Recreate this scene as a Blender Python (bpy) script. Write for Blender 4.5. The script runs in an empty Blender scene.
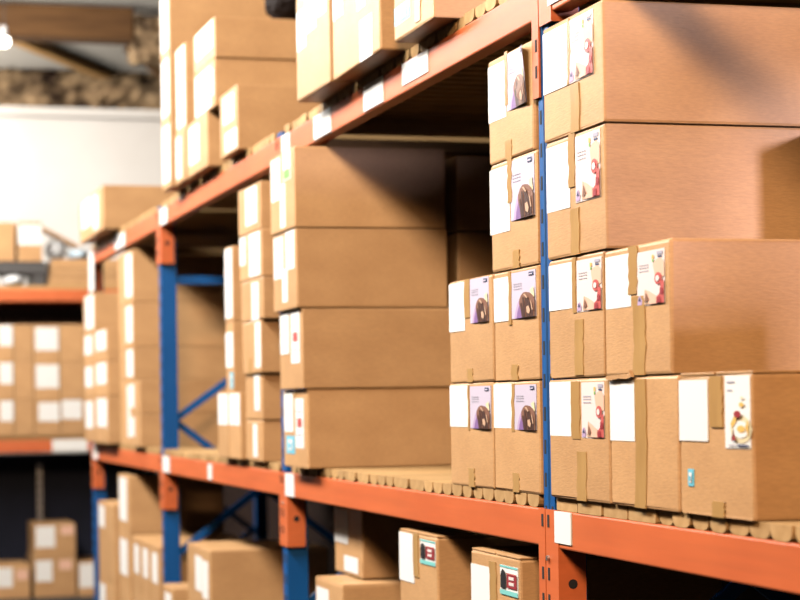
import bpy, bmesh, math, random
from mathutils import Vector, Matrix
random.seed(7)
S = bpy.context.scene
COL = S.collection

# ------------------------------------------------------------------ materials
def new_mat(name):
    m = bpy.data.materials.new(name); m.use_nodes = True
    nt = m.node_tree; b = nt.nodes['Principled BSDF']
    return m, nt, b

def N(nt, typ, **kw):
    n = nt.nodes.new(typ)
    for k, v in kw.items(): setattr(n, k, v)
    return n

def plain(name, col, rough=.6, metal=0., spec=.5):
    m, nt, b = new_mat(name)
    b.inputs['Base Color'].default_value = (*col, 1)
    b.inputs['Roughness'].default_value = rough
    b.inputs['Metallic'].default_value = metal
    b.inputs['Specular IOR Level'].default_value = spec
    return m

def noisy(name, c1, c2, scale=(8, 8, 8), rough=.7, detail=5, bump=0., spec=.4, fine=None, vary=0., lo=.3, hi=.7):
    m, nt, b = new_mat(name); L = nt.links
    tc = N(nt, 'ShaderNodeTexCoord'); mp = N(nt, 'ShaderNodeMapping')
    mp.inputs['Scale'].default_value = scale
    L.new(tc.outputs['Object'], mp.inputs['Vector'])
    no = N(nt, 'ShaderNodeTexNoise'); no.inputs['Scale'].default_value = 1; no.inputs['Detail'].default_value = detail
    L.new(mp.outputs['Vector'], no.inputs['Vector'])
    r = N(nt, 'ShaderNodeValToRGB')
    r.color_ramp.elements[0].position = lo; r.color_ramp.elements[0].color = (*c1, 1)
    r.color_ramp.elements[1].position = hi; r.color_ramp.elements[1].color = (*c2, 1)
    L.new(no.outputs['Fac'], r.inputs['Fac'])
    out = r.outputs['Color']; h = no.outputs['Fac']
    if fine:
        mp2 = N(nt, 'ShaderNodeMapping'); mp2.inputs['Scale'].default_value = fine
        L.new(tc.outputs['Object'], mp2.inputs['Vector'])
        n2 = N(nt, 'ShaderNodeTexNoise'); n2.inputs['Scale'].default_value = 1; n2.inputs['Detail'].default_value = 3
        L.new(mp2.outputs['Vector'], n2.inputs['Vector'])
        mr = N(nt, 'ShaderNodeMapRange'); mr.inputs['From Min'].default_value = .3; mr.inputs['From Max'].default_value = .7
        mr.inputs['To Min'].default_value = .93; mr.inputs['To Max'].default_value = 1.07
        L.new(n2.outputs['Fac'], mr.inputs['Value'])
        mx = N(nt, 'ShaderNodeMix', data_type='RGBA', blend_type='MULTIPLY'); mx.inputs[0].default_value = 1
        L.new(out, mx.inputs[6]); L.new(mr.outputs['Result'], mx.inputs[7])
        out = mx.outputs[2]; h = n2.outputs['Fac']
    if vary:
        oi = N(nt, 'ShaderNodeObjectInfo'); hs = N(nt, 'ShaderNodeHueSaturation')
        mr2 = N(nt, 'ShaderNodeMapRange'); mr2.inputs['To Min'].default_value = 1 - vary; mr2.inputs['To Max'].default_value = 1 + vary
        L.new(oi.outputs['Random'], mr2.inputs['Value']); L.new(mr2.outputs['Result'], hs.inputs['Value'])
        L.new(out, hs.inputs['Color']); out = hs.outputs['Color']
    L.new(out, b.inputs['Base Color'])
    b.inputs['Roughness'].default_value = rough; b.inputs['Specular IOR Level'].default_value = spec
    if bump:
        bp = N(nt, 'ShaderNodeBump'); bp.inputs['Strength'].default_value = bump; bp.inputs['Distance'].default_value = .002
        L.new(h, bp.inputs['Height']); L.new(bp.outputs['Normal'], b.inputs['Normal'])
    return m

M = {}
M['card'] = noisy('cardboard', (.51, .278, .118), (.60, .34, .150), (5, 5, 9), .5, 4, .25, .45, fine=(60, 60, 300), vary=.07)
M['cardin'] = plain('cardboard_edge', (.30, .15, .06), .8)
M['tape'] = noisy('parcel_tape', (.42, .235, .078), (.52, .305, .11), (25, 25, 6), .32, 3, .2, .5)
M['paper'] = plain('white_paper', (.86, .84, .80), .55)
M['lilac'] = plain('lilac_paper', (.60, .53, .64), .45)
M['pinkp'] = plain('pinkish_paper', (.82, .70, .66), .45)
M['purple'] = plain('purple_ink', (.24, .13, .33), .45)
M['mauve'] = plain('mauve_ink', (.50, .36, .56), .45)
M['dkbrown'] = plain('dark_brown_ink', (.07, .028, .02), .45)
M['brown'] = plain('brown_ink', (.24, .11, .07), .45)
M['tan'] = plain('tan_ink', (.60, .38, .25), .45)
M['cream'] = plain('cream_ink', (.80, .68, .42), .45)
M['greyink'] = plain('grey_ink', (.42, .40, .48), .5)
M['navyink'] = plain('navy_ink', (.06, .08, .16), .5)
M['redink'] = plain('red_ink', (.55, .10, .09), .45)
M['crimson'] = plain('crimson_ink', (.33, .03, .04), .45)
M['peach'] = plain('peach_ink', (.82, .50, .36), .45)
M['yellow'] = plain('yellow_ink', (.80, .50, .13), .45)
M['teal'] = plain('teal_ink', (.22, .62, .58), .45)
M['black'] = plain('black_ink', (.012, .012, .014), .5)
M['skyblue'] = plain('sky_blue_sticker', (.16, .56, .72), .45)
M['green'] = plain('green_sticker', (.22, .48, .12), .45)
M['orange'] = noisy('orange_paint', (.58, .122, .034), (.64, .145, .042), (3, 3, 6), .46, 4, .08, .45, fine=(14, 2.2, 40))
M['blue'] = noisy('blue_paint', (.001, .075, .26), (.002, .095, .32), (9, 9, 3), .45, 4, .05, .3)
M['dark'] = plain('dark_slot', (.01, .008, .008), .8)
M['steel'] = plain('steel', (.45, .44, .43), .35, .9)
M['pine'] = noisy('pine', (.42, .235, .085), (.56, .34, .145), (3, 26, 26), .7, 4, .2, .3, vary=.14)
M['crosswood'] = noisy('bar_wood', (.40, .22, .09), (.50, .29, .12), (3, 26, 26), .7, 4, .2, .3)
M['oldwood'] = noisy('old_beam_wood', (.08, .036, .012), (.17, .082, .028), (1.6, 14, 14), .75, 5, .4, .3)
M['rafter'] = noisy('rafter_wood', (.50, .27, .095), (.64, .37, .14), (3, 12, 12), .75, 4, .2, .3)
M['stone'] = noisy('rough_stone', (.022, .011, .007), (.40, .27, .15), (5, 5, 9), .95, 6, .8, .2, lo=.34, hi=.62)
M['wall'] = noisy('white_plaster', (.80, .765, .72), (.86, .83, .79), (2, 2, 2), .9, 4, .15, .2)
M['board'] = noisy('white_ceiling_board', (.74, .69, .61), (.80, .75, .68), (1.5, 6, 1.5), .9, 3, .1, .2)
M['wallr'] = noisy('brown_brick_wall', (.022, .011, .008), (.035, .018, .012), (6, 6, 14), .9, 5, .4, .2)
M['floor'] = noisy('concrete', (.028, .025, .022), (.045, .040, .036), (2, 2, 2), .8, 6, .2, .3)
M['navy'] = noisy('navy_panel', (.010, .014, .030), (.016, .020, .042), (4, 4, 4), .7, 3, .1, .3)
M['bag'] = plain('white_plastic', (.80, .80, .80), .4)
M['bluebag'] = plain('pale_blue_plastic', (.62, .76, .86), .4)
M['tray'] = plain('dark_grey_plastic', (.075, .070, .068), .6)
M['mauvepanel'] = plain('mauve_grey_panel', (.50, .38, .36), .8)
M['blackbag'] = plain('black_plastic', (.012, .008, .007), .8, 0, .15)
m, nt, b = new_mat('lamp_glow'); b.inputs['Emission Color'].default_value = (1, .93, .8, 1); b.inputs['Emission Strength'].default_value = 14
M['glow'] = m

# ------------------------------------------------------------------ helpers
def link(name, me, parent=None, loc=(0, 0, 0)):
    o = bpy.data.objects.new(name, me); COL.objects.link(o); o.location = loc
    if parent: o.parent = parent
    return o

def mesh(name, verts, faces, mats, idx=None):
    me = bpy.data.meshes.new(name); me.from_pydata(verts, [], faces)
    for k in (mats if isinstance(mats, (list, tuple)) else [mats]): me.materials.append(M[k])
    if idx: me.polygons.foreach_set('material_index', idx)
    me.update(); return me

class MB:
    """collects boxes, prisms and quads, with a material each, into one mesh"""
    def __init__(s): s.v = []; s.f = []; s.m = []; s.names = []
    def mi(s, k):
        if k not in s.names: s.names.append(k)
        return s.names.index(k)
    def add(s, vs, fs, k):
        b = len(s.v); s.v += [tuple(x) for x in vs]
        for f in fs: s.f.append([b + i for i in f]); s.m.append(s.mi(k))
    def box(s, x0, x1, y0, y1, z0, z1, k):
        s.add([(x0, y0, z0), (x1, y0, z0), (x1, y1, z0), (x0, y1, z0), (x0, y0, z1), (x1, y0, z1), (x1, y1, z1), (x0, y1, z1)],
              [(0, 3, 2, 1), (4, 5, 6, 7), (0, 1, 5, 4), (1, 2, 6, 5), (2, 3, 7, 6), (3, 0, 4, 7)], k)
    def prism(s, pts, axis, a, b, k):
        """closed outline pts (2D) extruded along axis from a to b"""
        n = len(pts)
        def P(p, t): return {'x': (t, p[0], p[1]), 'y': (p[0], t, p[1]), 'z': (p[0], p[1], t)}[axis]
        s.add([P(p, a) for p in pts] + [P(p, b) for p in pts],
              [tuple(range(n))[::-1], tuple(range(n, 2 * n))] + [(i, (i + 1) % n, n + (i + 1) % n, n + i) for i in range(n)], k)
    def poly(s, pts, k): s.add(pts, [tuple(range(len(pts)))], k)
    def build(s, name, parent=None, loc=(0, 0, 0), bev=0.):
        me = mesh(name, s.v, s.f, s.names, s.m)
        bm = bmesh.new(); bm.from_mesh(me)
        if bev: bmesh.ops.bevel(bm, geom=[e for e in bm.edges if len(e.link_faces) == 2 and e.calc_face_angle(0) > .6], offset=bev, segments=2, affect='EDGES', profile=.5)
        bmesh.ops.recalc_face_normals(bm, faces=bm.faces); bm.to_mesh(me); bm.free()
        return link(name, me, parent, loc)

def bar(mb, a, b, w, h, k):
    """rectangular bar between two points"""
    a = Vector(a); b = Vector(b); d = (b - a).normalized()
    up = Vector((0, 1, 0)) if abs(d.y) < .9 else Vector((0, 0, 1))
    s = d.cross(up).normalized(); u = s.cross(d)
    vs = [p + s * i * w / 2 + u * j * h / 2 for p in (a, b) for i, j in ((-1, -1), (1, -1), (1, 1), (-1, 1))]
    mb.add(vs, [(0, 3, 2, 1), (4, 5, 6, 7), (0, 1, 5, 4), (1, 2, 6, 5), (2, 3, 7, 6), (3, 0, 4, 7)], k)

def empty(name, loc, rz=0):
    o = bpy.data.objects.new(name, None); COL.objects.link(o); o.location = loc; o.rotation_euler = (0, 0, rz)
    o.empty_display_size = .1
    return o

def tag(o, label, cat, group=None):
    o['label'] = label; o['category'] = cat
    if group: o['group'] = group
    return o

def structure(o): o['kind'] = 'structure'; return o

# ------------------------------------------------------------------ camera
cam = bpy.data.cameras.new('camera'); co = bpy.data.objects.new('camera', cam); COL.objects.link(co)
YAW, ROLL, D, SA, CH = 0.278023564, 0.01380184916, 1.56164517, 4.28043294, 1.500299
co.matrix_world = Matrix.Translation((-D, -SA, CH)) @ Matrix.Rotation(-YAW, 4, 'Z') @ Matrix.Rotation(math.pi / 2, 4, 'X') @ Matrix.Rotation(-ROLL, 4, 'Z')
cam.sensor_width = 36; cam.lens = 90; cam.sensor_fit = 'HORIZONTAL'
cam.shift_y = 100.797 * math.cos(ROLL) / 800; cam.shift_x = -100.797 * math.sin(ROLL) / 800
cam.dof.use_dof = True; cam.dof.focus_distance = 4.5; cam.dof.aperture_fstop = 3.6
S.camera = co

# ------------------------------------------------------------------ setting
def sbox(name, mat, *b):
    mb = MB(); mb.box(*b, mat); return structure(mb.build(name))
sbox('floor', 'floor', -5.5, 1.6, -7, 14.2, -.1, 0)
sbox('wall_right', 'wallr', 1.45, 1.6, -2.6, 14, 0, 4.52)
sbox('wall_back', 'wall', -5.5, 1.45, 14, 14.2, 0, 4.19)
mb = MB(); mb.prism([(14.2, 4.50), (9.0, 5.17), (9.0, 5.27), (14.2, 4.60)], 'x', -5.5, 1.6, 'board'); structure(mb.build('ceiling'))
# band of rough old masonry on top of the white back wall
bm = bmesh.new()
nx, nz = 60, 5
vs = [[bm.verts.new((-3.0 + 4.4 * i / nx, 13.93 - random.uniform(0, .07), 4.19 + .33 * j / nz + (random.uniform(-.015, .015) if 0 < j < nz else 0))) for j in range(nz + 1)] for i in range(nx + 1)]
for i in range(nx):
    for j in range(nz): bm.faces.new((vs[i][j], vs[i + 1][j], vs[i + 1][j + 1], vs[i][j + 1]))
g = bmesh.ops.extrude_face_region(bm, geom=bm.faces[:])
for v in [x for x in g['geom'] if isinstance(x, bmesh.types.BMVert)]: v.co.y = 14.19
bmesh.ops.recalc_face_normals(bm, faces=bm.faces)
me = bpy.data.meshes.new('trim_1'); bm.to_mesh(me); bm.free(); me.materials.append(M['stone'])
structure(link('trim_1', me))
sbox('trim_2', 'wall', -5.5, 1.45, 13.9, 14.0, 4.11, 4.19)
# heavy tie beam, rafter and stone pier under the ceiling
mb = MB(); mb.box(-5.4, .86, 12.0, 12.25, 4.47, 4.74, 'oldwood'); o = mb.build('roof_beam', bev=.015)
tag(o, 'heavy brown timber beam crossing the top left of the picture', 'beam')
mb = MB(); bar(mb, (-.50, 12.34, 4.675), (.86, 13.86, 4.482), .06, .15, 'rafter'); o = mb.build('rafter')
tag(o, 'pale wooden rafter running diagonally under the white ceiling boards', 'beam')
bm = bmesh.new(); bmesh.ops.create_cube(bm, size=1)
bmesh.ops.subdivide_edges(bm, edges=bm.edges[:], cuts=5, use_grid_fill=True)
for v in bm.verts: v.co = Vector((1.04 + v.co.x * .34, 12.16 + v.co.y * .34, 4.50 + v.co.z * .36)) + Vector([random.uniform(-.025, .025) for _ in range(3)])
me = bpy.data.meshes.new('roof_stone'); bm.to_mesh(me); bm.free(); me.materials.append(M['stone'])
tag(link('roof_stone', me), 'rough dark stone block at the right end of the brown timber beam', 'stone')
mb = MB(); bar(mb, (.86, 12.4, 4.50), (1.34, 12.5, 4.18), .09, .09, 'oldwood'); o = mb.build('roof_strut')
tag(o, 'thin dark timber strut slanting down under the rough stone block', 'beam')
# pendant lamp
lamp = empty('pendant_lamp', (-.235, 11.4, 4.315)); tag(lamp, 'glowing white pendant lamp hanging at the upper left corner', 'lamp')
bm = bmesh.new(); bmesh.ops.create_uvsphere(bm, u_segments=20, v_segments=12, radius=.042); me = bpy.data.meshes.new('bulb'); bm.to_mesh(me); bm.free()
me.materials.append(M['glow']); link('bulb', me, lamp)
bm = bmesh.new(); bmesh.ops.create_cone(bm, segments=20, radius1=.035, radius2=.02, depth=.09, cap_ends=True); me = bpy.data.meshes.new('socket'); bm.to_mesh(me); bm.free()
me.materials.append(M['bag']); link('socket', me, lamp, (0, 0, .075))
mb = MB(); mb.box(-.004, .004, -.004, .004, .115, .55, 'tray'); mb.build('cord', lamp)

# ------------------------------------------------------------------ cartons
def patch(mb, d, w, h, u0, u1, v0, v1, k, lay=1, jit=0.):
    """thin sheet on the aisle-side face; u 0 = far edge, 1 = near edge"""
    x = -d / 2 - .0012 * lay
    y0 = w / 2 - u0 * w; y1 = w / 2 - u1 * w
    if lay == 1: mb.box(x, -d / 2 + .002, y1, y0, v0 * h, v1 * h, k)
    else: mb.poly([(x, y0, v0 * h), (x, y1, v0 * h), (x, y1, v1 * h), (x, y0, v1 * h)], k)

def art(mb, d, w, h, u0, u1, v0, v1, kind, curl=0.):
    X = lambda lay: -d / 2 - .0012 * lay
    def P(a, b, lay): return (X(lay) - curl * max(0, a - .45) ** 2 * (.3 + .7 * b), w / 2 - (u0 + a * (u1 - u0)) * w, (v0 + b * (v1 - v0)) * h)
    def R(a0, a1, b0, b1, k, lay): mb.poly([P(a0, b0, lay), P(a1, b0, lay), P(a1, b1, lay), P(a0, b1, lay)], k)
    def G(pts, k, lay): mb.poly([P(a, b, lay) for a, b in pts], k)
    def E(ca, cb, ra, rb, k, lay, n=14): G([(ca + ra * math.cos(6.2832 * i / n), cb + rb * math.sin(6.2832 * i / n)) for i in range(n)], k, lay)
    def lines():
        for b in (.74, .69, .63):
            for q in range(4): R(.10 + q * .09, .165 + q * .09, b, b + .018, 'greyink', 2)
    if kind == 'purple':
        if curl:
            for q in range(10): R(q / 10, (q + 1) / 10, 0, 1, 'lilac', 1)
        else: patch(mb, d, w, h, u0, u1, v0, v1, 'lilac')
        lines()
        R(.74, .93, .88, .96, 'navyink', 2); R(.77, .90, .90, .925, 'lilac', 3)
        G([(.12, .0), (.18, .16), (.26, .32), (.36, .42), (.56, .44), (.56, 0)], 'mauve', 2)
        G([(.24, .0), (.28, .14), (.36, .28), (.50, .32), (.58, .0)], 'purple', 3)
        G([(.48, .0), (.44, .16), (.37, .30), (.38, .40), (.46, .49), (.56, .54), (.66, .54), (.80, .52), (.92, .46), (1, .36), (1, .10), (1, 0)], 'brown', 4)
        for q, (a, b, c) in enumerate([(.44, .30, .52), (.52, .42, .58), (.62, .46, .70), (.72, .40, .80), (.82, .30, .90)]):
            G([(a, b), (a + .05, b + .03), (c + .05, b - .16), (c + .06, 0), (c - .01, 0), (a + .03, b - .16)], 'dkbrown', 5)
        G([(.58, .50), (.66, .50), (.76, .42), (.72, .40)], 'tan', 6)
        G([(.70, .22), (.80, .24), (.86, .14), (.82, .06), (.72, .10)], 'tan', 6)
        G([(.86, .36), (.92, .30), (.97, .14), (.93, .14)], 'tan', 6)
        G([(.80, .58), (.94, .64), (.98, .42), (.90, .40)], 'cream', 3)
    elif kind == 'red':
        patch(mb, d, w, h, u0, u1, v0, v1, 'pinkp'); lines()
        R(.56, .64, .84, .91, 'yellow', 2); R(.57, .63, .78, .83, 'green', 2); R(.74, .95, .90, .96, 'greyink', 2); R(.77, .92, .85, .88, 'navyink', 2)
        G([(.60, .74), (.72, .82), (.88, .84), (1, .76), (1, .50), (.84, .46), (.66, .54)], 'peach', 2)
        E(.80, .47, .13, .11, 'redink', 3); E(.79, .47, .065, .055, 'pinkp', 4)
        G([(.88, .40), (1, .44), (1, .02), (.72, .02), (.74, .14), (.86, .20)], 'redink', 3)
        G([(.88, .30), (.97, .28), (.99, .18), (.86, .18)], 'crimson', 4); G([(.78, .12), (.88, .14), (.90, .03), (.76, .03)], 'crimson', 4)
        G([(.26, .02), (.30, .30), (.36, .28), (.46, .12), (.50, .02)], 'tan', 2); G([(.36, .28), (.46, .26), (.72, .16), (.72, .02), (.46, .02)], 'peach', 3)
        G([(.32, .06), (.38, .24), (.48, .10)], 'brown', 4)
        G([(.02, .02), (.05, .16), (.13, .20), (.20, .10), (.18, .02)], 'mauve', 2); G([(.07, .10), (.12, .17), (.16, .10)], 'navyink', 3)
    elif kind == 'food':
        patch(mb, d, w, h, u0, u1, v0, v1, 'paper'); R(.10, .42, .90, .925, 'greyink', 2); R(.10, .32, .79, .81, 'greyink', 2)
        E(.66, .26, .42, .19, 'cream', 2); E(.66, .26, .30, .12, 'paper', 3)
        G([(.28, .34), (.42, .44), (.56, .46), (.50, .36), (.36, .28)], 'yellow', 4); E(.58, .47, .14, .05, 'crimson', 5)
        E(.70, .27, .16, .05, 'yellow', 4); G([(.34, .10), (.44, .20), (.52, .12)], 'crimson', 5); G([(.30, .12), (.40, .28), (.42, .12)], 'brown', 4)
        G([(.86, .30), (.98, .40), (.98, .16)], 'yellow', 4); E(.70, .60, .10, .035, 'yellow', 3); E(.72, .69, .06, .02, 'cream', 3)
        R(.50, .97, .03, .055, 'navyink', 3); R(.16, .45, .035, .05, 'greyink', 3)
    elif kind == 'teal':
        patch(mb, d, w, h, u0, u1, v0, v1, 'paper')
        R(0, 1, 0, .16, 'teal', 2); R(0, 1, .93, 1, 'teal', 2)
        G([(.06, .22), (.06, .62), (.10, .78), (.20, .87), (.32, .80), (.38, .62), (.38, .30), (.30, .20)], 'black', 3)
        R(.42, .97, .26, .76, 'crimson', 3); R(.56, .84, .55, .66, 'pinkp', 4); R(.56, .84, .36, .47, 'pinkp', 4)
        R(.42, .97, .72, .76, 'redink', 4)
    elif kind == 'redstrip':
        patch(mb, d, w, h, u0, u1, v0, v1, 'paper'); R(.25, .8, .42, .60, 'redink', 2); R(.2, .8, .72, .75, 'greyink', 2); R(.2, .8, .25, .28, 'greyink', 2)
    elif kind == 'greenstrip':
        patch(mb, d, w, h, u0, u1, v0, v1, 'paper'); R(.1, .9, .05, .38, 'green', 2); R(.2, .7, .6, .66, 'greyink', 2)
    elif kind == 'sky':
        patch(mb, d, w, h, u0, u1, v0, v1, 'skyblue'); R(.25, .75, .2, .8, 'paper', 2); R(.35, .65, .3, .6, 'skyblue', 3)

ART_LABEL = {'purple': 'lilac printed sheet with a shaggy brown shape', 'red': 'pinkish printed sheet with red and peach shapes', 'food': 'white printed sheet with a yellow dish',
             'teal': 'small sticker with a black arch, red panel and teal edges', 'redstrip': 'narrow white strip with a red mark', 'greenstrip': 'white strip with a green patch', 'sky': 'small sky blue sticker'}

def carton(label, X, Y0, Y1, z0, z1, feats=(), depth=.52, group=None, near=False, flaps=False, rz=None, gap=.0035, nm='cardboard_box'):
    w = Y1 - Y0 - gap; h = z1 - z0; d = depth
    r = random.Random(label)
    if rz is None: rz = r.uniform(-.004, .004)
    root = empty(nm, (X + d / 2, (Y0 + Y1) / 2, z0), rz)
    tag(root, label, 'box', group)
    hb = h - (.004 if flaps else .0008)
    bm = bmesh.new(); bmesh.ops.create_cube(bm, size=1)
    for v in bm.verts: v.co = Vector((v.co.x * d, v.co.y * w, (v.co.z + .5) * hb))
    bmesh.ops.bevel(bm, geom=bm.edges[:], offset=.006 if near else .005, segments=2, affect='EDGES', profile=.6)
    if near:   # slightly worn, uneven panels
        for v in bm.verts:
            v.co.x += r.uniform(-.0012, .0012); v.co.y += r.uniform(-.0012, .0012)
            if v.co.z > .02: v.co.z += r.uniform(-.003, .0)
    me = bpy.data.meshes.new('carton_body'); bm.to_mesh(me); bm.free(); me.materials.append(M['card'])
    link('carton_body', me, root)
    if flaps:
        for s in (-1, 1):
            mb = MB(); y0, y1 = (.004, w / 2 - .002) if s > 0 else (-w / 2 + .002, -.004)
            mb.box(-d / 2 + .002, d / 2 - .002, y0, y1, hb - .0005, h, 'card'); mb.build('top_flap', root, bev=.0008)
        mb = MB(); mb.box(-d / 2 + .03, d / 2 - .03, -.026, .026, h - .0004, h + .0007, 'tape'); mb.build('tape', root)
    for f in feats:
        mb = MB()
        if f[0] == 'C':
            patch(mb, d, w, h, *f[2:6], f[1]); o = mb.build('label', root); o['label'] = 'small tan label'
        elif f[0] == 'W':
            patch(mb, d, w, h, *f[1:5], 'paper'); mb.build('white_label', root)
        elif f[0] == 'T':   # u centre, v0, v1, width in m
            hw = (f[4] if len(f) > 4 else .045) / 2 / w
            x = -d / 2 - .0022; n = 8; pts_l = []; pts_r = []
            for i in range(n + 1):
                v = f[2] + (f[3] - f[2]) * i / n
                off = r.uniform(-.004, .004) / w + (.02 * math.sin(3.0 * i / n) if f[3] - f[2] > .5 else 0)
                pts_l.append((x, w / 2 - (f[1] - hw + off) * w, v * h)); pts_r.append((x, w / 2 - (f[1] + hw + off) * w, v * h))
            vv = pts_l + pts_r
            ff = [(i, n + 1 + i, n + 2 + i, i + 1) for i in range(n)]
            vv2 = [(-d / 2 + .0005, b_, c_) for a_, b_, c_ in vv]; k0 = len(vv)
            ff2 = [(n, 2 * n + 1, 2 * n + 1 + k0, n + k0), (0, k0, n + 1 + k0, n + 1)] + [(i, i + 1, i + 1 + k0, i + k0) for i in range(n)] + [(n + 1 + i, n + 1 + i + k0, n + 2 + i + k0, n + 2 + i) for i in range(n)]
            mb.add(vv + vv2, ff + ff2, 'tape'); mb.build('tape', root)
        elif f[0] == 'P':
            art(mb, d, w, h, *f[2:6], f[1], *f[6:7]); o = mb.build('printed_label' if f[1] not in ('sky',) else 'sticker', root); o['label'] = ART_LABEL[f[1]]
    return root

W = lambda a, b, c, d: ('W', a, b, c, d)
T = lambda u, a, b, wd=.045: ('T', u, a, b, wd)
P = lambda k, a, b, c, d, *e: ('P', k, a, b, c, d, *e)
Z = [1.28, 1.545, 1.81, 2.073, 2.33]         # levels of the stacked rows on the lower deck

# --- bay right of the near blue post
G0 = 'cartons right of the blue post'
redset = [W(.005, .44, .40, .93), P('red', .50, .86, .40, .93)]
carton('topmost brown carton right of the blue post, just under the beam', -.013, -.416, -.050, Z[3], Z[4], [W(.005, .43, .42, .95), P('red', .46, .86, .42, .95), T(.55, .0, .40, .05), T(.445, .42, .97, .012)], group=G0, near=True)
carton('second brown carton from the top right of the blue post, red picture label', -.012, -.417, -.060, Z[2], Z[3], [W(.005, .42, .40, .95), P('red', .52, .93, .42, .96), T(.50, .0, .38, .05), T(.46, .56, 1.0, .038)], group=G0, near=True)
carton('brown carton with red picture label between blue post and carton with torn tape', -.01, -.392, -.062, Z[1], Z[2], [W(.005, .44, .57, .95), P('red', .53, .97, .53, .95), T(.56, .02, .47, .05), T(.49, .53, .98, .02)], group=G0, near=True)
b3 = carton('large brown carton with long torn tape and red picture label beside the white sheet', -.01, -.739, -.396, Z[1], Z[2] - .003, [W(.02, .42, .53, .94), P('red', .52, .93, .52, .93), T(.53, .0, .60, .06), T(.46, .62, .99, .045)], group=G0, near=True)
carton('bottom row brown carton with red picture label touching the blue post', -.01, -.414, -.055, Z[0], Z[1], [W(.01, .38, .52, .97), P('red', .56, .93, .51, .96), T(.55, .0, .40, .055), T(.46, .50, .97, .05)], group=G0, near=True)
carton('bottom row brown carton with full length tape and no picture, middle of three', -.01, -.763, -.418, Z[0], Z[1], [W(.0, .38, .50, .96), T(.46, .0, .97, .055)], group=G0, near=True)
b2 = bpy.data.objects[f'cardboard_box.{len([o for o in S.objects if o.name.startswith("cardboard_box")]) - 1:03d}']
mb = MB(); mb.prism([(.172, .258), (.168, .2655), (.13, .2665), (.10, .2655), (.075, .268), (.052, .266), (.045, .275), (.035, .262), (.06, .258), (.10, .2595), (.14, .257)], 'x', -.270, -.2625, 'card'); o = mb.build('torn_edge', b2); o['label'] = 'torn cardboard edge'
carton('rightmost brown carton on the lower deck, small sky blue sticker and dish picture', -.01, -1.082, -.768, Z[0], Z[1], [W(.0, .41, .52, .95), P('food', .65, .98, .48, .97), T(.53, .62, .97, .052), T(.54, .0, .11, .05), P('sky', .12, .20, .20, .32)], group=G0, near=True, flaps=True)
carton('brown carton set back on top of the large torn tape carton', .455, -.745, -.43, Z[2], Z[3] - .01, depth=.5, group=G0)
for k, lb in enumerate(['lower', 'middle', 'upper']):
    carton(f'{lb} rear carton behind the torn tape carton, at the right edge', .53, -.745, -.43, Z[0] + (Z[2] - Z[0]) / 3 * k, Z[0] + (Z[2] - Z[0]) / 3 * (k + 1), depth=.45, group=G0)
for k, lb in enumerate(['bottom', 'second', 'third', 'topmost']):
    carton(f'{lb} rear carton in the second row by the blue post', .53, -.41, -.06, Z[k], Z[k + 1], group=G0)  # unseen second row, added to block the light coming from the right
for k, lb in enumerate(['bottom', 'upper']):
    carton(f'{lb} carton of the nearest stack, beyond the right edge of the picture', -.01, -1.75, -1.42, Z[k], Z[k + 1], group=G0)

# --- bay left of the near blue post
G1 = 'cartons left of the blue post'
pset = [W(.0, .40, .46, .96), P('purple', .48, .95, .46, .96), T(.53, .0, .16), T(.44, .40, .98, .016)]
carton('topmost brown carton left of the blue post with curling lilac sheet', 0, .052, .375, Z[3], Z[4], [W(.0, .41, .40, .93), P('purple', .43, .93, .44, .97, .06), T(.46, .0, .17), T(.42, .5, 1, .02)], group=G1, near=True)
carton('second brown carton from the top in the column left of the blue post', 0, .034, .366, Z[2], Z[3], [W(-.02, .42, .35, .95), P('purple', .45, .95, .43, .97), T(.55, .0, .16), T(.43, .6, 1, .03)], group=G1, near=True)
carton('third brown carton from the top left of the blue post, purple picture', 0, .034, .356, Z[1], Z[2], [W(.01, .37, .54, .94), P('purple', .42, .95, .55, .96), T(.47, .0, .14), T(.385, .5, .98, .02)], group=G1, near=True)
carton('upper brown carton beside the empty deck space, purple picture label', 0, .360, .722, Z[1], Z[2], [W(.0, .37, .50, .97), P('purple', .50, .92, .56, .98), T(.48, .0, .13), T(.43, .62, .99, .045)], group=G1, near=True)
carton('bottom brown carton beside the empty deck space, purple picture label', 0, .370, .727, Z[0], Z[1], [W(.0, .44, .57, .97), P('purple', .49, .96, .56, .96), T(.51, .0, .18), T(.455, .54, .97, .012)], group=G1, near=True)
carton('bottom brown carton against the blue post, purple picture label', 0, .034, .366, Z[0], Z[1], [W(.0, .43, .57, .97), P('purple', .47, .94, .56, .96), T(.49, .0, .17), T(.44, .54, .97, .02)], group=G1, near=True)

# --- four big cartons and the row behind them
G2 = 'four big cartons stacked on the lower deck'
carton('topmost of four big cartons stacked beside the empty deck space', -.085, 2.138, 2.512, Z[3] + .004, 2.346, [W(.05, .42, .42, .95), P('greenstrip', .55, .85, .62, .97), W(.42, .62, .05, .6), ], group=G2, near=True)
carton('second from top of four big cartons stacked beside the empty deck space', -.08, 2.140, 2.509, Z[2] + .002, Z[3] + .004, [W(.05, .45, .42, .95), W(.56, .92, .50, .98), W(.40, .62, .10, .52)], group=G2, near=True)
carton('third from top of four big cartons, red marked white strip on its front', -.065, 2.134, 2.490, Z[1], Z[2] + .002, [W(.05, .42, .45, .96), P('redstrip', .52, .88, .32, .97)], group=G2, near=True)
carton('bottom of four big cartons, sky blue sticker low on its front', -.05, 2.142, 2.513, Z[0], Z[1], [W(.05, .42, .45, .96), P('redstrip', .52, .85, .25, .88), P('sky', .12, .48, .17, .40), T(.5, .9, 1.0)], group=G2, near=True)
G2b = 'cartons in the dark behind the four big ones'
for k, nmz in enumerate(['bottom', 'second', 'third', 'topmost']):
    carton(f'{nmz} shadowed carton of the column behind the four big cartons', .478, 2.15, 2.52, Z[k], Z[k + 1] - .006, group=G2b)

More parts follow.
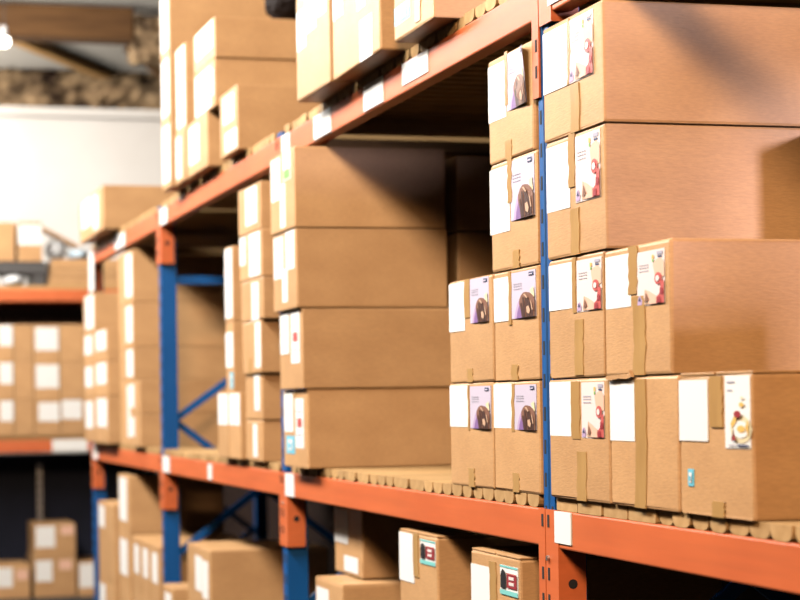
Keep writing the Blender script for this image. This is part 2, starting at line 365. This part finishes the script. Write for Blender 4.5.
# --- narrow cartons left of post B
G3 = 'small cartons between the two blue posts'
ns = [(1.28, 1.436, 3.01, 3.31, -.02, 'lowest small carton of the tall narrow stack beside the four big cartons'), (1.436, 1.611, 3.0, 3.31, -.02, 'second small carton from the bottom of the tall narrow stack'),
      (1.611, 1.81, 2.96, 3.31, -.03, 'third small carton up in the tall narrow stack, slightly jutting out'), (1.81, 1.966, 2.91, 3.325, -.03, 'fourth small carton up in the tall narrow stack'),
      (1.966, 2.144, 2.925, 3.345, -.03, 'second small carton from the top of the tall narrow stack, white strip'), (2.144, 2.322, 2.945, 3.355, -.03, 'topmost small carton of the tall narrow stack under the upper beam')]
nfe = [[W(.45, .70, .1, .9)], [W(.55, .85, .2, .95)], [W(.70, .98, .1, .95), T(.4, .0, .3)], [W(.5, .8, .0, .9)], [W(.45, .92, .05, .95), W(.02, .28, .35, .95)], [W(.35, .85, .15, .93)]]
for (z0, z1, y0, y1, x, lb), fe in zip(ns, nfe): carton(lb, x, y0, y1, z0, z1, fe, group=G3, near=True)
carton('short carton at the foot of the tall narrow stack, nearer one, two white labels', -.03, 3.37, 3.60, 1.28, 1.546, [W(.05, .48, .5, .97), W(.52, .95, .5, .97)], group=G3)
carton('short carton at the foot of the tall narrow stack, farther one', -.03, 3.61, 3.84, 1.28, 1.546, [W(.05, .48, .5, .97), W(.52, .95, .5, .97)], group=G3)
carton('white labelled carton standing on the short farther carton by the narrow stack', -.0, 3.64, 3.80, 1.546, 1.83, [W(.0, .95, .35, .85), P('sky', .5, .95, .05, .28)], group=G3)
carton('topmost carton behind the narrow stack with large white label', -.0, 3.64, 3.80, 1.83, 2.135, [W(.0, .95, .05, .97)], group=G3)

# --- stack seen past blue post C
G4 = 'cartons beyond the far blue post with bracing'
qs = [(1.28, 1.63, 'lowest carton of the rear stack seen past the braced blue post'), (1.63, 1.81, 'second carton up in the rear stack past the braced blue post'),
      (1.81, 2.05, 'third carton up in the rear stack past the braced blue post'), (2.05, 2.335, 'topmost carton of the rear stack past the braced blue post')]
for z0, z1, lb in qs: carton(lb, 0.005, 6.44, 6.98, z0, z1, [W(.55, .97, .12, .93)], group=G4)
carton('lower of two low cartons in front of the rear stack by the braced post', -.03, 5.99, 6.36, 1.28, 1.45, [W(.1, .45, .3, .9)], group=G4)
carton('upper of two low cartons in front of the rear stack by the braced post', -.03, 5.99, 6.36, 1.45, 1.625, [W(.1, .45, .2, .9)], group=G4)

G5 = 'white labelled cartons at the far end of the near rack'
for k, (z0, z1) in enumerate([(1.28, 1.55), (1.55, 1.75), (1.75, 1.935)]):
    lv = ['bottom', 'middle', 'top'][k]
    carton(f'{lv} row carton at the far rack end, nearer column of two', -.06, 7.0, 7.53, z0, z1, [W(.1, .9, .35, .95)], group=G5)
    carton(f'{lv} row carton at the far rack end, farther column of two', -.06, 7.55, 8.07, z0, z1, [W(.1, .75, .3, .9)], group=G5)
carton('single carton on top of the far end stack, narrow white front', -.06, 7.55, 8.06, 1.935, 2.166, [W(.2, .95, .1, .95)], group=G5)

# --- upper deck
G6 = 'cartons on the upper deck'
ZU = 2.48
carton('upper deck carton with small sky blue sticker, nearest the picture top centre', -.065, .61, .985, ZU, ZU + .30, [P('sky', .02, .42, .14, .30), T(.62, .05, 1)], group=G6, near=True)
carton('middle upper deck carton with white labels and a tape edge, overhanging the beam', -.075, 1.09, 1.64, ZU, ZU + .34, [W(.02, .24, .52, .9), W(.55, .72, .45, .9), W(.60, .85, .0, .35)], group=G6, near=True)
carton('upper deck carton with stepped white labels left of the overhanging middle one', -.08, 1.66, 2.10, ZU, ZU + .36, [W(.02, .30, .45, .8), W(.30, .62, .55, .97), W(.66, .92, .62, .95)], group=G6, near=True)
carton('small upper deck carton with white front near the middle of the deck', -.04, 3.30, 3.65, ZU, ZU + .25, [W(.2, .8, .5, .92), W(.3, .95, .05, .35)], group=G6)
carton('lower carton of the stepped stack behind the small white fronted one', -.055, 3.86, 4.33, ZU, ZU + .225, [W(.1, .6, .2, .9)], group=G6)
carton('wide middle carton of the stepped upper stack with blue and white label', -.05, 3.70, 4.17, ZU + .225, ZU + .42, [W(.05, .8, .05, .9), P('sky', .70, .95, .25, .8)], group=G6)
carton('topmost carton of the stepped upper stack, dark bag on it', -.05, 3.69, 4.17, ZU + .42, ZU + .586, [W(.1, .9, .3, .95)], group=G6)
carton('lower carton beneath the thin tall white one on the upper deck', -.06, 4.36, 4.62, ZU, ZU + .225, [W(.1, .6, .1, .9)], group=G6)
carton('upper carton with narrow bright front between stepped stack and tallest stack', -.055, 4.36, 4.61, ZU + .225, ZU + .60, [W(.1, .95, .05, .97)], group=G6)
for k, lv in enumerate(['bottom', 'middle', 'top']):
    carton(f'{lv} carton of the tallest upper stack at the left, bright white front', -.075, 4.65, 4.90, ZU + .30 * k, ZU + .30 * (k + 1), [W(.1, .9, .1, .95)], group=G6)
carton('large carton at the far end of the upper deck, nearer of two', -.09, 6.86, 7.32, ZU, ZU + .245, [W(.08, .5, .1, .9)], group=G6, depth=.6)
carton('large carton at the far end of the upper deck, farther of two', -.09, 7.34, 7.95, ZU, ZU + .245, [W(.2, .9, .3, .95)], group=G6, depth=.6)
# dark bag on the stepped stack
bag = empty('plastic_bag', (.28, 3.85, ZU + .586)); tag(bag, 'dark plastic bag with a green tie on top of the stepped stack', 'bag')
bm = bmesh.new(); bmesh.ops.create_icosphere(bm, subdivisions=3, radius=1); rr = random.Random(3)
for v in bm.verts:
    s_ = 1 + rr.uniform(-.08, .08)
    v.co = Vector((v.co.x * .085 * s_, v.co.y * .12 * s_, .10 + v.co.z * .085 * s_))
me = bpy.data.meshes.new('bag_body'); bm.to_mesh(me); bm.free(); me.materials.append(M['blackbag']); link('bag_body', me, bag)
mb = MB(); bar(mb, (.05, -.07, .03), (.095, -.10, .12), .03, .012, 'green'); mb.build('tie', bag)

# --- floor level under the lower beam
G7 = 'cartons standing on the floor under the lower beam'
tealset = [W(.0, .40, .43, .93), P('teal', .62, .98, .62, .96), T(.46, .55, .98, .05)]
carton('carton under the lower beam with teal and red sticker, left one of two', 0, .858, 1.235, .565, 1.135, [W(.0, .40, .745, .985), P('teal', .58, .97, .855, .972), T(.46, .78, .99, .05)], group=G7, near=True, flaps=True)
carton('lower carton under the left teal stickered carton', 0, .858, 1.235, 0, .565, group=G7)
carton('carton under the lower beam with teal and red sticker, right one of two', 0, .19, .565, .56, 1.125, [W(.0, .42, .40, .93), P('teal', .62, .97, .83, .955), T(.47, .70, .96, .05)], group=G7, near=True, flaps=True)
carton('lower carton under the right teal stickered carton', 0, .19, .565, 0, .56, group=G7)
carton('dim carton in shadow under the lower beam, taller one with two white labels', .10, 2.03, 2.40, .92, 1.146, [W(.0, .5, .45, .95), W(.35, .85, .05, .28)], group=G7)
carton('dim carton below the shadowed two label carton under the lower beam', .0, 1.90, 2.28, .46, .915, [W(.05, .5, .6, .93)], group=G7, flaps=True)
carton('floor carton below the dim shadowed column', .0, 1.90, 2.28, 0, .46, group=G7)
carton('large carton with lit top and grey label under the middle bay', 0, 4.21, 4.80, .43, .866, [W(.36, .64, .55, .9), W(.66, .9, .5, .88)], group=G7, flaps=True)
carton('floor carton under the large lit top carton', 0, 4.21, 4.80, 0, .43, group=G7)
carton('small carton at the bottom edge beside the far blue post', -.05, 4.90, 5.20, 0, .645, [W(.2, .8, .7, .95)], group=G7, flaps=True)
for k, lb in enumerate(['nearest', 'middle', 'farthest']):
    carton(f'{lb} of three white labelled cartons side by side beyond the far blue post', 0, 5.62 + .31 * k, 5.92 + .31 * k, 0, .79, [W(.25, .80, .76, .95)], group=G7, flaps=True)
carton('upper tall carton behind the three white labelled cartons, shadowed side', 0, 6.62, 7.06, .79, 1.11, [W(.1, .75, .2, .95)], group=G7)
carton('lower carton behind the three white labelled cartons', 0, 6.62, 7.06, 0, .79, [W(.1, .75, .7, .95)], group=G7)
carton('carton with white corner label on the floor at the far rack end', -.02, 7.12, 7.80, .46, .925, [W(.05, .40, .68, .95)], group=G7, flaps=True)
carton('floor carton beneath the white corner label carton at the far rack end', -.02, 7.12, 7.80, 0, .46, [W(.05, .40, .68, .95)], group=G7)

# ------------------------------------------------------------------ the near rack
rack = empty('pallet_rack', (.5, 2.75, 0))
tag(rack, 'long orange and blue steel pallet rack running from right foreground into the distance', 'rack')
RO = Vector(rack.location)
def rk(mb, name, bev=0., parent=rack, off=RO):
    o = mb.build(name, parent, bev=bev); 
    o.data.transform(Matrix.Translation(-off)); return o
PY = [-2.76, 0, 2.76, 5.50, 8.22]
DX = 1.10
def upright(mb, y, x0, x1, front=True):
    a, b = y - .045, y + .025; c = (a + b) / 2
    s = 1 if front else -1
    xf, xb = (x0, x1) if front else (x1, x0)
    pts = [(xf, a), (xf, c - .006), (xf + s * .006, c - .004), (xf + s * .006, c + .004), (xf, c + .006), (xf, b), (xb, b), (xb, a)]
    mb.prism(pts, 'z', 0, 2.470, 'blue')
    if front:
        z = .10
        while z < 2.42:
            for yy in (c - .021, c + .021):
                mb.box(x0 - .0008, x0 + .003, yy - .0055, yy + .0055, z, z + .032, 'dark')
            z += .075
for k, y in enumerate(PY):
    mb = MB(); upright(mb, y, .003, .078); o = rk(mb, 'upright')
    mb = MB(); mb.box(-.02, .12, y - .07, y + .05, 0, .008, 'blue'); f = rk(mb, 'foot_plate', parent=o)
    mb = MB(); upright(mb, y, DX - .075, DX, False); o = rk(mb, 'upright')
    for (za, zb) in ((1.43, 2.10), (.765, 1.48), (1.41, .68), (.10, .70)):
        mb = MB(); yy = y - .01 + (.0 if za < zb else .022)
        bar(mb, (.075, yy, za), (DX - .07, yy, zb), .034, .018, 'blue'); rk(mb, 'brace')
    mb = MB(); bar(mb, (.075, y - .01, 2.11), (DX - .07, y - .01, 2.11), .042, .03, 'blue'); rk(mb, 'brace')
LOW, UP = (1.165, 1.25), (2.366, 2.45)
def conn(mb, y, z0, z1, side, x=0.0):
    """L-shaped end connector: front plate and return flange, with slots and a bolt hole"""
    if side < 0:     # beam on the near side of the post
        a, b = y - .082, y - .003; fl = a
        mb.box(-.004, .001, a, b, z0, z1, 'orange'); mb.box(.001, .062, a, a + .004, z0, z1, 'orange')
        for zz in ((z0 + .045, z0 + .105, z0 + .225) if z1 - z0 > .2 else (z0 + .062,)):
            mb.box(-.0052, -.0035, y - .027, y - .016, zz, zz + .028, 'dark')
        if z1 - z0 < .2: return
        mb.prism([(.030 + .011 * math.cos(i * .5236), z0 + .10 + .011 * math.sin(i * .5236)) for i in range(12)], 'y', a - .0012, a + .001, 'dark')
        mb.prism([(y - .021 + .006 * math.cos(i * .785), z0 + .155 + .006 * math.sin(i * .785)) for i in range(8)], 'x', -.010, -.003, 'steel')
    else:
        a, b = y + .003, y + .046
        mb.box(-.004, .001, a, b, z0, z1, 'orange'); mb.box(.001, .062, b - .004, b, z0, z1, 'orange')
        for zz in (z0 + .045, z0 + .105, z0 + .225):
            mb.box(-.0052, -.0035, y + .012, y + .023, zz, zz + .028, 'dark')
beams = {}
for lvl, (z0, z1) in (('low', LOW), ('up', UP)):
    for k in range(len(PY) - 1):
        for x0 in (-.002, DX - .045):
            mb = MB(); mb.box(x0, x0 + .047, PY[k] + .046, PY[k + 1] - .082, z0, z1, 'orange'); o = rk(mb, 'beam', bev=.004)
            if x0 < .5:
                beams[lvl, k] = o
                for y, s in ((PY[k], 1), (PY[k + 1], -1)):
                    
                    mb = MB(); conn(mb, y, z0 - (.18 if not (lvl == 'up' and k == 0 and s < 0) else .022), z1, s); rk(mb, 'end_connector', parent=o)
            else:
                for a, b in ((PY[k] + .003, PY[k] + .046), (PY[k + 1] - .082, PY[k + 1] - .003)):
                    mb = MB(); mb.box(DX, DX + .004, a, b, z0 - .12, z1, 'orange'); rk(mb, 'end_connector', parent=o)
stick = [('low', 0, -.165, -.062, 1.178, 1.249), ('low', 1, 2.565, 2.70, 1.168, 1.248), ('low', 2, 5.25, 5.44, 1.170, 1.248), ('low', 3, 7.93, 8.14, 1.170, 1.248), ('low', 2, 4.14, 4.22, 1.175, 1.24),
         ('up', 0, -.225, -.062, 2.38, 2.447), ('up', 1, 1.96, 2.19, 2.37, 2.447), ('up', 1, 1.325, 1.545, 2.372, 2.448), ('up', 1, .87, 1.12, 2.385, 2.445), ('up', 1, 2.56, 2.68, 2.372, 2.447),
         ('up', 2, 5.22, 5.42, 2.37, 2.447), ('up', 3, 6.65, 7.02, 2.372, 2.447), ('up', 3, 8.0, 8.20, 2.20, 2.447)]  # last one: white patch painting the light washed over the far post
for lv, k, a, b, z0, z1 in stick:
    x = -.0052 if not (lv == 'up' and k == 3 and a > 7.5) else -.0065
    mb = MB(); mb.box(x, -.0015, a, b, z0, z1, 'paper'); o = rk(mb, 'paper_sticker', parent=beams[lv, k]); o['label'] = 'white paper sticker'
for y, z in ((2.30, 2.35), (5.85, 2.26), (-.45, 2.35)):
    mb = MB(); mb.box(.06, DX - .05, y - .04, y + .04, z - .0, z + .035, 'crosswood') if z > 2.3 else mb.box(.06, DX - .05, y - .03, y + .03, z, z + .04, 'crosswood')
    o = rk(mb, 'support_bar'); o['label'] = 'wooden support bar'
# ------------------------------------------------------------------ loose deck slats on the beams
def slat_mesh(w, flat):
    mb = MB(); t = .029; hw = w / 2
    if flat: pts = [(-hw, .003), (-hw + .003, 0), (hw - .003, 0), (hw, .003), (hw, t), (-hw, t)]
    else: pts = [(-hw, t), (-hw * .99, t * .55), (-hw * .90, t * .26), (-hw * .70, t * .07), (-hw * .42, 0), (hw * .42, 0), (hw * .70, t * .07), (hw * .90, t * .26), (hw * .99, t * .55), (hw, t)]
    mb.prism(pts, 'x', 0, DX - .005, 'pine')
    me = mesh('deck_slat', mb.v, mb.f, mb.names, mb.m)
    bm = bmesh.new(); bm.from_mesh(me); bmesh.ops.recalc_face_normals(bm, faces=bm.faces); bm.to_mesh(me); bm.free(); return me
SL = [slat_mesh(w, False) for w in (.070, .076, .082)]; SLF = [slat_mesh(w, True) for w in (.128, .138)]
def deck(y0, y1, z, label, group, wide=0, pitch=.0835):
    y = y1 if wide else y0; k = 0
    rr = random.Random(group)
    if wide:         # run from the post towards the viewer, first planks wide
        while y > y0:
            me = SLF[k % 2] if k < wide else rr.choice(SL)
            w = (.133 if k < wide else .076)
            p = .142 if k < wide else pitch
            o = link('deck_slat', me, None, (.002 + rr.uniform(-.004, .004), y - p / 2, z)); tag(o, label if k >= wide else 'wide flat pine plank on the lower orange beam right of the blue post', 'plank', group if k >= wide else 'wide planks right of the blue post')
            y -= p; k += 1
    else:
        while y < y1:
            o = link('deck_slat', rr.choice(SL), None, (.002 + rr.uniform(-.004, .006), y + pitch / 2, z)); tag(o, label, 'plank', group)
            y += pitch
deck(-1.62, -.055, 1.2507, 'rounded pine slat on the lower beam at the right edge, under the dish picture carton', 'rounded slats at right on the lower deck', wide=4)
deck(.055, 2.60, 1.2507, 'rounded pine slat on the lower beam between the blue post and four big cartons', 'slats of the lower deck in the near bay')
deck(2.82, 5.36, 1.2507, 'pine slat of the lower deck under the tall narrow stack bay', 'slats of the lower deck in the middle bay')
deck(5.56, 8.10, 1.2507, 'pine slat of the lower deck beyond the braced far blue post', 'slats of the lower deck in the far bay')
deck(.055, 2.60, 2.4507, 'pine slat of the upper deck ending above the beam in the near bay', 'slats of the upper deck in the near bay')
deck(2.82, 5.36, 2.4507, 'pine slat of the upper deck under the tall bright stacks', 'slats of the upper deck in the middle bay')
deck(5.56, 8.08, 2.4507, 'pine slat of the upper deck at the far end of the rack', 'slats of the upper deck in the far bay')

# ------------------------------------------------------------------ the rack along the back wall
br = empty('pallet_rack', (0, 12, 0)); tag(br, 'orange beamed rack standing along the white back wall', 'rack')
BO = Vector(br.location)
YB = 11.5
for x in (-2.3, .98):
    for y in (YB, YB + .95):
        mb = MB(); mb.box(x, x + .08, y + .003, y + .08, 0, 2.46, 'blue'); rk(mb, 'upright', parent=br, off=BO)
for z0, z1 in ((1.138, 1.235), (2.315, 2.41)):
    for y in (YB, YB + 1.0):
        mb = MB(); mb.box(-2.22, .98, y, y + .045, z0, z1, 'orange'); o = rk(mb, 'beam', .004, br, BO)
        if y == YB and z0 < 2:
            mb = MB(); mb.box(.10, .375, y - .002, y + .001, 1.14, 1.234, 'paper'); f = rk(mb, 'paper_sticker', parent=o, off=BO); f['label'] = 'white paper sticker'
    mb = MB(); mb.box(-2.22, .98, YB + .01, YB + 1.02, z1, z1 + .03, 'pine'); rk(mb, 'shelf_board', parent=br, off=BO)
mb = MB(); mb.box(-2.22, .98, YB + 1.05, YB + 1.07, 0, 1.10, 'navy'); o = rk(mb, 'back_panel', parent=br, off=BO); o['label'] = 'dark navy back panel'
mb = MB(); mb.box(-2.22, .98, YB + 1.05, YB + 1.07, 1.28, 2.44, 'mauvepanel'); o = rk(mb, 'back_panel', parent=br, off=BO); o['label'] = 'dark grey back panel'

def bcarton(label, x0, x1, z0, z1, feats, group, y=YB - .01, depth=.55):
    """carton whose front faces the viewer across the aisle end"""
    w = x1 - x0 - .006; h = z1 - z0
    o = carton(label, 0, 0, w + .0035, z0, z1, feats, depth=depth, group=group)
    o.location = ((x0 + x1) / 2, y + depth / 2, z0); o.rotation_euler = (0, 0, math.pi / 2)
    return o
G8 = 'cartons on the middle shelf of the back rack'
cols = [(-.60, -.395), (-.39, -.19), (-.19, -.036), (-.036, .165), (.165, .36), (.365, .60)]
rows = [(1.2655, 1.548), (1.548, 1.845), (1.845, 2.135)]
rn = ['bottom', 'middle', 'top']; cn = ['hidden far left', 'left edge', 'plain narrow second', 'third', 'fourth', 'fifth partly hidden']
for i, (z0, z1) in enumerate(rows):
    for j, (x0, x1) in enumerate(cols):
        if j == 0: continue
        fe = {1: [W(.45, .98, .42, .98)], 2: [], 3: [W(.06, .97, .30, .92)] if i else [W(.15, .98, .40, .92)], 4: [W(.05, .88, .45, .98)] if i == 0 else [], 5: [W(.05, .5, .35, .95)]}[j]
        # printed face runs left to right for the viewer
        carton_ = bcarton(f'{rn[i]} row carton on the back rack, {cn[j]} column', x0, x1, z0, z1, fe, G8)
G9 = 'things on top of the back rack'
bcarton('tan carton on the dark tray at the left edge, top of back rack', -.46, -.165, 2.625, 2.93, [], G9, depth=.4)
bcarton('tan carton with square white label on the dark tray, top of back rack', -.145, .045, 2.625, 2.935, [W(.02, .98, .42, .92)], G9, depth=.4)
mb = MB(); mb.box(-.70, .07, YB, YB + .5, 2.535, 2.60, 'tray'); mb.box(-.70, .07, YB, YB + .02, 2.60, 2.625, 'tray'); mb.box(-.70, .07, YB + .48, YB + .5, 2.60, 2.625, 'tray')
mb.box(.05, .07, YB + .02, YB + .48, 2.60, 2.625, 'tray'); mb.box(-.70, -.68, YB + .02, YB + .48, 2.60, 2.625, 'tray')
for x in (-.68, -.03): mb.box(x, x + .09, YB + .02, YB + .48, 2.4405, 2.535, 'tray')
tag(mb.build('plastic_tray'), 'dark grey plastic tray under two tan cartons on the back rack', 'tray')
def blob(name, label, c, r, mat, seed, cat):
    bm = bmesh.new(); bmesh.ops.create_icosphere(bm, subdivisions=3, radius=1); q = random.Random(seed)
    for v in bm.verts:
        s_ = 1 + q.uniform(-.035, .035); v.co = Vector((c[0] + v.co.x * r[0] * s_, c[1] + v.co.y * r[1] * s_, max(c[2] - r[2] * .9, c[2] + v.co.z * r[2] * s_)))
    me = bpy.data.meshes.new(name); bm.to_mesh(me); bm.free(); me.materials.append(M[mat])
    for p in me.polygons: p.use_smooth = True
    return tag(link(name, me), label, cat)
blob('plastic_bundle', 'round white plastic bundle tucked under the dark tray', (-.17, YB + .10, 2.4845), (.09, .11, .046), 'bag', 1, 'bag')
# pile of flat cartons
for k, lb in enumerate(['lowest', 'middle', 'topmost']):
    mb = MB(); mb.box(.095 + .01 * k, .75 - .03 * k, YB + .02, YB + .7, 2.4405 + .07 * k, 2.4405 + .07 * (k + 1) - .003, 'card')
    tag(mb.build('flat_carton', bev=.004), f'{lb} of the flat folded cartons piled on the back rack', 'box', 'flat cartons piled on the back rack')
blob('plastic_bag', 'crumpled white plastic bag on the flat cartons beside the white labelled carton', (.17, YB + .20, 2.73), (.085, .12, .088), 'bag', 2, 'bag')
blob('plastic_bag', 'pale blue plastic bag lying at the right on the flat cartons', (.345, YB + .20, 2.695), (.085, .12, .050), 'bluebag', 4, 'bag')
mb = MB(); mb.prism([(.055, 2.93), (.07, 2.95), (.36, 2.80), (.52, 2.66), (.50, 2.65), (.34, 2.78)], 'y', YB + .42, YB + .62, 'card')
tag(mb.build('cardboard_sheet'), 'bent brown cardboard sheet sloping behind the white plastic bags', 'cardboard')
G10 = 'cartons on the floor under the back rack'
sm = [W(.05, .48, .40, .90), ]
def kraft(o):  return o
bcarton('upper carton of the pair under the back rack, white label at left', -.045, .28, .31, .575, [W(.03, .50, .30, .93), ('C', 'peach', .64, .96, .66, .93)], G10, y=YB + .05)
bcarton('lower carton of the pair under the back rack, white label at left', -.055, .28, 0, .31, [W(.05, .44, .40, .93), ('C', 'peach', .60, .90, .68, .93)], G10, y=YB + .05)
bcarton('floor carton at the bottom left corner under the back rack', -.56, -.08, 0, .262, [W(.45, .72, .35, .93), ('C', 'peach', .78, .97, .55, .86)], G10, y=YB + .03)
bcarton('floor carton right of the stacked pair under the back rack', .29, .66, 0, .27, [W(.02, .45, .25, .95)], G10, y=YB + .02)
# grey slotted post behind the stacked pair
mb = MB(); mb.box(.058, .098, YB + .80, YB + .84, 0, 1.02, 'steel')
for q in range(14): mb.box(.070, .086, YB + .798, YB + .801, .05 + q * .07, .09 + q * .07, 'dark')
tag(mb.build('metal_post'), 'thin grey slotted metal post behind the stacked pair under the back rack', 'post')

# ------------------------------------------------------------------ light
def area(name, loc, target, sx, sy, power, col):
    l = bpy.data.lights.new(name, 'AREA'); l.shape = 'RECTANGLE'; l.size = sx; l.size_y = sy; l.energy = power; l.color = col
    o = bpy.data.objects.new(name, l); COL.objects.link(o); o.location = loc
    o.rotation_euler = (Vector(target) - Vector(loc)).to_track_quat('-Z', 'Y').to_euler(); return o
area('aisle_skylight', (-2.5, 5.0, 4.6), (-.1, 5.0, 1.9), 13, .7, 1040, (1, .96, .91))
area('wall_fill', (-2.6, 10.4, 3.1), (.1, 13.6, 3.9), 2.0, 1.0, 48, (1, .95, .88)).data.spread = math.radians(110)  # unseen fill light added to brighten the back wall
l = bpy.data.lights.new('pendant_light', 'POINT'); l.energy = 4; l.color = (1, .9, .75); l.shadow_soft_size = .05
o = bpy.data.objects.new('pendant_light', l); COL.objects.link(o); o.location = (-.235, 11.35, 4.20)
area('near_lamp', (-3.0, -8.0, 4.9), (.2, 1, 1.9), 1.4, 1.2, 690, (1, .67, .41))
area('ceiling_fill', (-1.3, 12.9, 3.7), (.1, 13.4, 4.6), .8, .5, 26, (1, .92, .82))  # off-view fill added to lift the dark ceiling boards
l = bpy.data.lights.new('right_lamp', 'SPOT'); l.energy = 1000; l.color = (.95, .83, 1); l.shadow_soft_size = .22; l.spot_size = math.radians(26); l.spot_blend = .6
o = bpy.data.objects.new('right_lamp', l); COL.objects.link(o); o.location = (2.0, -5.0, 2.6)
o.rotation_euler = (Vector((.3, -.5, 1.95)) - Vector(o.location)).to_track_quat('-Z', 'Y').to_euler()
w = bpy.data.worlds.new('world'); S.world = w; w.use_nodes = True
w.node_tree.nodes['Background'].inputs['Color'].default_value = (1, .68, .48, 1)
w.node_tree.nodes['Background'].inputs['Strength'].default_value = .05
S.view_settings.view_transform = 'Standard'; S.view_settings.look = 'None'; S.view_settings.gamma = 1
S.view_settings.use_curve_mapping = False; S.view_settings.exposure = 0.0
S.cycles.use_denoising = True
S.cycles.max_bounces = 6; S.cycles.diffuse_bounces = 0
